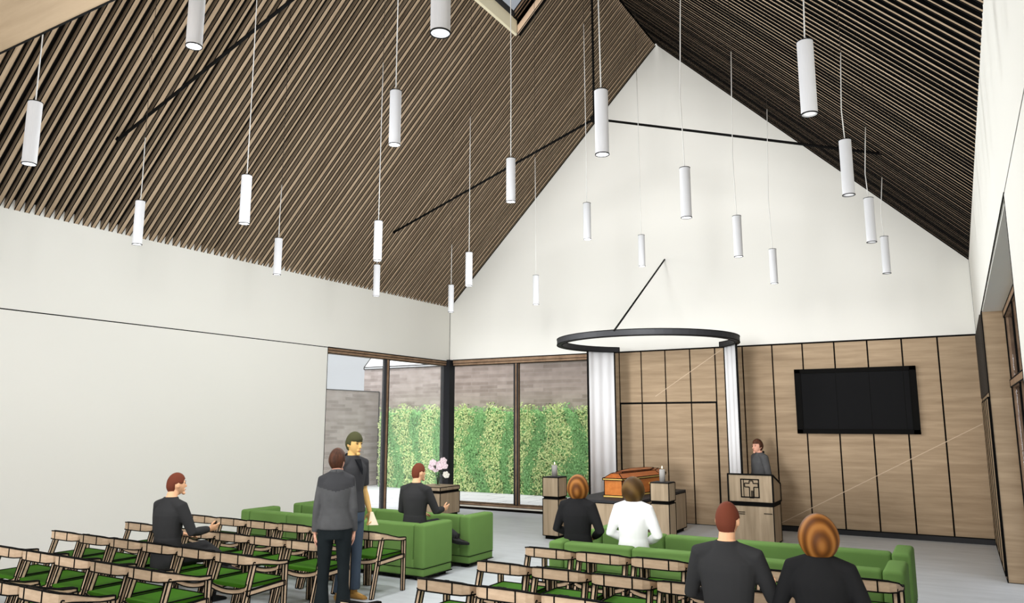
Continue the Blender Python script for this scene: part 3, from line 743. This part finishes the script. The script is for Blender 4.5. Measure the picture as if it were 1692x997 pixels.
def hair_fn(style):
    def fn(d):
        base = head_fn(d)
        if style == 'short':
            line = .40 - .1 * abs(d.x) if d.y > .0 else -.74 + .5 * max(0, d.y + .5)
            if d.y > 0: line = .40 - .75 * smooth01(.55, 1, abs(d.x)) * (1 - d.y) 
            k = smooth01(line - .1, line + .08, d.z); up = 1.0
            if abs(d.x) > .8 and d.z < .12 and d.y > -.35: k *= .15
            q = base * (.86 + .25 * k)
            if d.y < 0 and d.z < 0: q.y -= .020 * k * min(1, -d.z * 1.6)
            return q
        if style == 'fringe':
            line = .30 if d.y > .25 else (-.1 if d.y > -.2 else -.62)
            k = smooth01(line - .1, line + .1, d.z); return base * (.86 + .33 * k)
        if style == 'bob':
            q = V((d.x * .128, d.y * .125 - .015, d.z * .155 - .018))
            if d.z < 0: q.x *= 1 - .2 * d.z * d.z
            else: q.x *= 1 - .06 * d.z
            face = smooth01(.25, .5, d.y) * smooth01(.5, .3, d.z)
            return q * (1 - .5 * face)
        if style == 'nape':
            line = .42 if d.y > .3 else (-.2 if d.y > -.1 else -.75)
            k = smooth01(line - .12, line + .1, d.z); q = base * (.86 + .3 * k)
            return q
    return fn
def hand_mb(w, d, n, side, curl=.35, spread=.012, scale=1.0):
    """w wrist, d finger direction, n palm normal, side: +1 thumb along d x n"""
    b = MB(); w, d, n = V(w), V(d).normalized(), V(n); n = (n - d * n.dot(d)).normalized(); t = d.cross(n) * side; s = scale
    pal = [w - d * .03, w, w + d * .045 * s, w + d * .092 * s]
    b.tube(pal, [(.026 * s, .019 * s), (.027 * s, .018 * s), (.040 * s, .017 * s), (.041 * s, .013 * s)], 12, 0, True, n)
    for i, (o, ln) in enumerate(((.030, .070), (.011, .080), (-.010, .074), (-.029, .058))):
        p = w + d * .088 * s + t * o * s; dd = (d + t * o * spread * 12).normalized(); ax = t
        pts = [p - dd * .02]; ang = 0
        for f in (.45, .32, .23):
            pts.append(p); ang += curl * (1.0 + .2 * i); v = dd * math.cos(ang) + n * math.sin(ang); p = p + v * ln * s * f
        pts.append(p)
        b.tube(pts, [.0095 * s, .0095 * s, .009 * s, .0085 * s, .0068 * s], 8)
    p = w + d * .022 * s + t * .026 * s; v = (d * .6 + t * .75 + n * .2).normalized(); v2 = (d * .9 + t * .35 + n * .3).normalized()
    b.tube([p - t * .015 * s, p + v * .034 * s, p + v * .034 * s + v2 * .03 * s, p + v * .034 * s + v2 * .052 * s], [.013 * s, .0115 * s, .010 * s, .0075 * s], 8)
    return b
def limb(b, pts, rads, n=14): b.tube(pts, rads, n)
def mid(a, c, t): return V(a).lerp(V(c), t)
def shoe_mb(ank, toe, up=None, s=1.0):
    b = MB(); a, t_ = V(ank), V(toe); d = (t_ - a).normalized()
    u = V((0, 0, 1)) if up is None else V(up); u = (u - d * u.dot(d)).normalized()
    f = a - u * .05 * s
    pts = [f - d * .07 * s, f - d * .045 * s, f + d * .03 * s, f + d * .10 * s, f + d * .165 * s, f + d * .195 * s]
    rr = [(.020, .022), (.036, .040), (.040, .045), (.046, .034), (.040, .024), (.02, .014)]
    b.tube(pts, [(x * s, y * s) for x, y in rr], 14, 0, True, u)
    b.tube([a + u * .05 * s, a - u * .02 * s], [.042 * s, .044 * s], 12)
    return b

def person(label, loc, yaw, J, look, C):
    """J joints in body space (x right, y forward, z up); C clothing/colour options"""
    w = C.get('w', 1.0)
    t = thing('person', label, 'person', loc, yaw)
    hz = J['hip'][0].z; hx, hy = (J['hip'][0].x + J['hip'][1].x) / 2, (J['hip'][0].y + J['hip'][1].y) / 2
    shz = (J['sh'][0].z + J['sh'][1].z) / 2; shy = (J['sh'][0].y + J['sh'][1].y) / 2; shw = abs(J['sh'][1].x - J['sh'][0].x) / 2
    H = shz - hz; fem = C.get('fem', False)
    def tors(g, lo=-.1, hem=0, flare=0):
        pr = [(-.19, .158, .115), (0, .172, .122), (.2, .163, .112), (.42, .142 if fem else .152, .10), (.62, .150 if fem else .165, .112), (.82, .168 if fem else .186, .118), (.92, .160 if fem else .182, .108), (1.0, .135, .09), (1.06, .10, .076), (1.12, .074, .066), (1.17, .064, .06)]
        out = []
        for f, rx, ry in pr:
            z = hz + f * H
            if f * H < lo: continue
            k = 1 + flare * max(0, .4 - f)
            yy = hy + (shy - hy) * max(0, min(1, f)); bx = .012 * math.sin(PI * max(0, min(1, f)))
            out.append(((hx, yy - bx, z), (rx + g) * w * k, (ry + g) * w * k))
        return out
    # --- body (one continuous skin)
    b = MB(); b.loft(tors(0, -.2))
    hc = V(J['head']); nb = V((hx, shy - .005, shz + .06)); Rh = (Matrix.Rotation(look[0], 3, 'Z') @ Matrix.Rotation(look[1], 3, 'X'))
    limb(b, [nb - V((0, 0, .05)), nb.lerp(hc, .3), hc + Rh @ V((0, -.02, -.06))], [.062 * w, .056 * w, .055 * w])
    hm = head_mb(); m4 = Rh.to_4x4(); m4.translation = hc; hs = C.get('hs', 1.0)
    m4 = m4 @ Matrix.Scale(hs, 4); b.merge(hm, m4)
    for s in (0, 1):
        sg = -1 if s == 0 else 1
        S, E_, W_ = J['sh'][s], J['el'][s], J['wr'][s]
        limb(b, [V(S) - V((sg * .05, 0, -.0)), S, mid(S, E_, .5), E_, mid(E_, W_, .35), W_], [.05, .056 * w, .048 * w, .040 * w, .041 * w, .027 * w])
        hd = J['hand'][s]; b.merge(hand_mb(W_, hd[0], hd[1], hd[2], hd[3], .012, C.get('hands', 1.0)))
        Hp, K, A = J['hip'][s], J['kn'][s], J['an'][s]
        limb(b, [Hp, mid(Hp, K, .35), K, mid(K, A, .3), A], [.082 * w, .076 * w, .054 * w, .053 * w, .036 * w])
        b.merge(shoe_mb(A, J['toe'][s], J.get('up', (None, None))[s], .85))
    me = soft(b, 'body_mesh', [C['skin']], .0058, 3)
    body = link('body', me, t)
    # --- trousers / skirt
    b = MB(); g = C.get('tg', .016)
    b.loft(tors(.016, -.25)[:4])
    for s in (0, 1):
        Hp, K, A = J['hip'][s], J['kn'][s], V(J['an'][s])
        end = A.lerp(V(K), .04); cuff = C.get('cuff', .054)
        limb(b, [Hp, mid(Hp, K, .35), K, mid(K, A, .4), end], [.094 * w + g * .3, .086 * w + g * .4, .064 * w + g * .3, .060 * w + g * .3, cuff])
    link('trousers', soft(b, 'trousers_mesh', [C['trousers']], .011, 4), t)
    for s in (0, 1):
        link('shoe', soft(shoe_mb(J['an'][s], J['toe'][s], J.get('up', (None, None))[s], 1.0), 'shoe_mesh', [C['shoe']], .007, 2), t)
    # --- jacket / top
    b = MB(); b.loft([sec for sec in tors(C.get('jg', .02), C.get('hem', -.09), 0, C.get('flare', .15))])
    for s in (0, 1):
        sg = -1 if s == 0 else 1; S, E_, W_ = V(J['sh'][s]), V(J['el'][s]), V(J['wr'][s]); sl_ = C.get('sleeve', 1.0); k = C.get('sg', 1.0)
        inner = V((hx + sg * shw * .42, shy, shz + .03))
        if sl_ >= 1: limb(b, [inner, S, mid(S, E_, .5), E_, mid(E_, W_, .4), mid(E_, W_, .97)], [.062 * k, .070 * k * w, .063 * k * w, .056 * k * w, .053 * k * w, .042 * k])
        else: limb(b, [inner, S, mid(S, E_, .5), mid(S, E_, sl_ * 1.0)], [.062, .072, .066, .064])
    top = link('jacket' if sl_ >= 1 else 'sweater', soft(b, 'jacket_mesh', [C['jacket']] + ([C['yoke']] if 'yoke' in C else []), .0105, 5, C.get('fm')), t)
    if 'collar' in C:
        b = MB(); rr = .070 * w; pts = []
        for k in range(25):
            a = 2 * PI * k / 24; pts.append(V((hx + rr * math.sin(a), shy - .004 - rr * 1.0 * math.cos(a) , shz + .15 * H + .012 - .045 * (1 - math.cos(a)) / 2)))
        b.tube(pts, (.012, .024), 8); b.build('collar', C['collar'], top)
    if 'tie' in C:
        b = MB(); y = shy + .140 * w
        b.prism([(hx - .045, y - .055, shz + .05), (hx + .045, y - .055, shz + .05), (hx + .014, y + .012, shz - .06), (hx, y + .022, shz - .12), (hx - .014, y + .012, shz - .06)], (0, .012, .0), 0, False); b.build('tie', C['tie'], top)
    # --- hair and face
    hr = MB(); hr.ball((0, 0, 0), 1, 0, 36, 26, None, hair_fn(C['style'])); hr.xform(m4)
    link('hair', hr.mesh('hair_mesh', [C['hair']]), t)
    for nm, mt_, parts in (('eye', M['black'], ((-.031, .083, .014, .011, .006, .0055), (.031, .083, .014, .011, .006, .0055))), ('eyebrow', C['hair'], ((-.032, .084, .034, .018, .006, .0035), (.032, .084, .034, .018, .006, .0035))), ('mouth', M['lips'], ((0, .097, -.061, .021, .006, .0055),))):
        for p_ in parts:
            q = MB(); q.ball(p_[:3], p_[3:], 0, 12, 8); q.xform(m4); q.build(nm, mt_, body)
    return t
def P(*a): return V(a)
def seated_man():
    return dict(hip=(P(-.095, 0, .535), P(.095, 0, .535)), kn=(P(.03, .46, .60), P(.13, .45, .53)), an=(P(.28, .57, .42), P(.10, .53, .085)), toe=(P(.42, .66, .38), P(.11, .70, .06)),
                up=(V((-.3, .1, 1)), None),
                sh=(P(-.19, .0, 1.085), P(.19, .0, 1.085)), el=(P(-.275, .05, .80), P(.275, .09, .81)), wr=(P(-.14, .29, .74), P(.195, .35, .81)),
                hand=((P(.5, 1, -.1), P(0, 0, -1), -1, .3), (P(.1, 1, .12), P(-.9, .0, .35), 1, .22)), head=P(.0, .055, 1.305))
SUIT = dict(skin=M['skin'], trousers=M['suit'], jacket=M['suit'], shoe=M['shoe'], hair=M['hairred'], style='short', jg=.014, sg=.93, hem=-.12, flare=.2)
person('person in a dark suit seated in the left chair block, hand held out', (-7.45, 5.36, 0), 0, seated_man(), (-.25, 0), SUIT)
person('person in a dark suit seated on the left green sofa, foot crossed', (-6.36, 8.27, 0), 0, seated_man(), (-.25, 0), SUIT)
person('person in a dark suit with red-brown hair seated in the right block, seen from behind', (-1.445, 5.36, 0), 0, seated_man(), (0, 0), SUIT)
def seated_woman():
    return dict(hip=(P(-.09, 0, .53), P(.09, 0, .53)), kn=(P(-.08, .44, .53), P(.08, .44, .53)), an=(P(-.08, .47, .085), P(.08, .47, .085)), toe=(P(-.08, .65, .06), P(.08, .65, .06)),
                sh=(P(-.165, .0, 1.045), P(.165, .0, 1.045)), el=(P(-.27, -.0, .78), P(.27, .0, .78)), wr=(P(-.09, .23, .68), P(.10, .23, .69)),
                hand=((P(.6, .8, -.2), P(0, 0, -1), -1, .3), (P(-.6, .8, -.2), P(0, 0, -1), 1, .3)), head=P(.0, .03, 1.255))
LADY = dict(skin=M['skin'], trousers=M['blacksuit'], jacket=M['blacksuit'], shoe=M['shoe'], hair=M['hairring'], style='bob', jg=.026, hem=-.2, flare=.1, fem=True, w=.93, hands=.9)
person('person in black with banded brown bob seated at left end of right sofa', (-3.80, 7.93, 0), 0, seated_woman(), (0, 0), LADY)
person('person in a white jacket with dark bob seated on the right sofa', (-3.135, 7.93, 0), 0, seated_woman(), (0, 0), dict(LADY, jacket=M['whitejacket'], hair=M['hairdark'], sg=1.08))
person('person in black with large brown bob seated at right end of the chairs', (-.85, 5.36, 0), 0, seated_woman(), (0, 0), LADY)
# standing woman in grey jacket, seen from behind
def stand(h, shw, arm_l, arm_r, fem):
    hip, kn, an = h * .52, h * .285, .085
    return dict(hip=(P(-.09, 0, hip), P(.09, 0, hip)), kn=(P(-.10, .01, kn), P(.10, .01, kn)), an=(P(-.11, -.02, an), P(.11, -.02, an)), toe=(P(-.13, .16, .06), P(.13, .16, .06)),
                sh=(P(-shw, 0, h * .815), P(shw, 0, h * .815)), el=(arm_l[0], arm_r[0]), wr=(arm_l[1], arm_r[1]), hand=((P(.05, .15, -1), P(1, 0, 0), 1, .25), (P(-.05, .15, -1), P(-1, 0, 0), -1, .25)), head=P(0, .025, h - .122))
h = 1.70
person('person standing in the aisle, back turned, grey jacket and black trousers', (-5.68, 6.03, 0), .72, stand(h, .140, (P(-.185, -.02, 1.10), P(-.20, .03, .85)), (P(.18, -.02, 1.10), P(.195, .06, .85)), True), (-.5, 0),
       dict(skin=M['skin3'], trousers=M['trouser'], jacket=M['grey'], yoke=M['yoke'], shoe=M['shoe'], hair=M['hairbrown'], style='nape', w=.88, sg=.92, jg=.024, hem=-.02, flare=.12, fem=True, cuff=.085, tg=.02, collar=M['grey'],
            fm=lambda c: 1 if c.z > 1.27 + .25 * abs(c.x) and c.y < .05 and abs(c.x) < .19 else 0))
h = 1.85
man = person('person standing in dark short-sleeved sweater and blue jeans, facing right', (-6.10, 6.72, 0), -1.62, stand(h, .18, (P(-.235, -.03, 1.20), P(-.24, .07, .95)), (P(.235, -.03, 1.20), P(.24, .07, .95)), False), (-.05, -.12),
             dict(skin=M['skin2'], trousers=M['jeans'], jacket=M['sweater'], shoe=M['boot'], hair=M['hairolive'], style='fringe', jg=.018, hem=-.0, flare=.1, sleeve=.85, cuff=.075, collar=M['collar'], tie=M['collar'], hs=1.05))
h = 1.68
person('person in grey jacket standing behind the lectern', (-3.07, 13.78, 0), 2.25, stand(h, .18, (P(-.26, -.02, 1.09), P(-.22, .12, .86)), (P(.26, -.02, 1.09), P(.22, .12, .86)), True), (.25, -.05),
       dict(skin=M['skin3'], trousers=M['trouser'], jacket=M['grey'], shoe=M['shoe'], hair=M['hairbrown'], style='nape', jg=.016, hem=-.06, flare=.1, fem=True, collar=M['collar']))
# folded paper held by the standing man
b = MB(); b.prism([(-.03, 0, 0), (.085, 0, 0), (.02, 0, .15), (-.01, 0, .15)], (0, .004, 0), 0, False)
pp = b.build('paper_sheet', M['paper']); pp.location = (-5.97, 6.93, .80); pp.rotation_euler = (0, 0, .7)
tag(pp, 'cream paper sheet held low by the man in jeans', 'paper')

# ------------------------------------------------------------------ courtyard
b = MB(); b.box(-17.1, 19.3, -.05, -4, 19.6, 3.72, 0, False)
bd = thing('brick_building', 'brick building with pale roof behind the courtyard hedge', 'building', (-10, 19.3, 0))
b.xform(Matrix.Translation((10, -19.3, 0))); b.build('wall', M['brickA'], bd)
b = MB(); b.prism([(-7.1, -.02, 3.72), (-7.1, 3.4, 7.2), (-7.1, 3.4, 7.3), (-7.1, -.02, 3.79)], (14, 0, 0), 0); b.build('roof', M['roofw'], bd, .015)
b = MB(); b.box(-16.7, 6, -.05, -16.4, 19.25, 2.96, 0, True)
tag(b.build('garden_wall', M['brickB'], None, .012), 'low brick garden wall seen through the left window pane', 'wall')
hg = thing('hedge', 'tall clipped green hedge growing along the courtyard brick wall', 'hedge', (-11, 18.95, -.03))
b = MB(); x = -5.0
prof_top = lambda x_: 2.46 + .06 * math.sin(x_ * 5.8) + .05 * math.sin(x_ * 13.3)
N = 100; vs = []; fs = []
for k in range(N + 1):
    x_ = -4.95 + 10.9 * k / N
    vs += [(x_, -.14, 0), (x_, -.14, prof_top(x_) - .14), (x_, .3, prof_top(x_) - .14), (x_, .3, 0)]
for k in range(N):
    for q in range(4): fs.append((4 * k + q, 4 * k + 4 + q, 4 * k + 4 + (q + 1) % 4, 4 * k + (q + 1) % 4))
fs += [(0, 1, 2, 3), (4 * N + 3, 4 * N + 2, 4 * N + 1, 4 * N)]
b.add(vs, fs, 0); b.build('core', M['leafM'], hg)
b = MB()
def band(x_, z_):
    ph = x_ / 1.06 + .16 * math.sin(z_ * 2.3 + x_ * .7) + .12 * (2.5 - z_) * math.sin(x_ * 1.9)
    return math.sin(2 * PI * ph)
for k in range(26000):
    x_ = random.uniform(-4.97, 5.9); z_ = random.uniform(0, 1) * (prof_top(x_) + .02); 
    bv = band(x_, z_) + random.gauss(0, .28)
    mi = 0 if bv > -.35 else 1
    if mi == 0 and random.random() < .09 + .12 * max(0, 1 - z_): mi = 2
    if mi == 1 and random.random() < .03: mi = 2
    s_ = random.uniform(.022, .05); y_ = -.15 - random.uniform(0, .06)
    if z_ > prof_top(x_) - .16 and random.random() < .6: y_ = random.uniform(-.2, .25)
    d = V((random.gauss(0, 1), random.gauss(0, .35), random.gauss(0, 1))).normalized(); nrm = V((random.gauss(0, .45), -1, random.gauss(0, .45))).normalized()
    sd = d.cross(nrm).normalized(); c = V((x_, y_, z_))
    b.add([c - d * s_, c + sd * s_ * .45, c + d * s_, c - sd * s_ * .45], [(0, 1, 2, 3)], mi)
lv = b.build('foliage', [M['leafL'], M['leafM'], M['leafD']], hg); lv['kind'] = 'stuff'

# ------------------------------------------------------------------ light
wld = bpy.data.worlds.new('sky'); SC.world = wld; wld.use_nodes = True
nt = wld.node_tree; bg = nt.nodes['Background']; bg.inputs['Color'].default_value = rgb((224, 228, 231)); bg.inputs['Strength'].default_value = 1.0
def sun(name, e, dirv, ang):
    l = bpy.data.lights.new(name, 'SUN'); l.energy = e; l.angle = math.radians(ang)
    o = bpy.data.objects.new(name, l); COL.objects.link(o); o.rotation_euler = V(dirv).to_track_quat('-Z', 'Y').to_euler(); return o
sun('low_sun', 1.5, (-.01, 1, 0), 10)
sun('high_sun', 5.6, (-.02, .27, -.97), 70)

# ------------------------------------------------------------------ camera
cam = bpy.data.cameras.new('camera'); co = bpy.data.objects.new('camera', cam); COL.objects.link(co)
co.location = (0, 0, 1.98); co.rotation_euler = (PI / 2 + .1592, 0, .5316)
cam.sensor_width = 36; cam.lens = 36 * 1241.29 / 1692; cam.clip_start = .05; cam.clip_end = 200
SC.camera = co
SC.view_settings.view_transform = 'Standard'; SC.view_settings.look = 'None'; SC.view_settings.exposure = 0; SC.view_settings.gamma = 1; SC.view_settings.use_curve_mapping = False
SC.cycles.max_bounces = 10; SC.cycles.diffuse_bounces = 8; SC.cycles.transparent_max_bounces = 12
SC.cycles.use_denoising = True
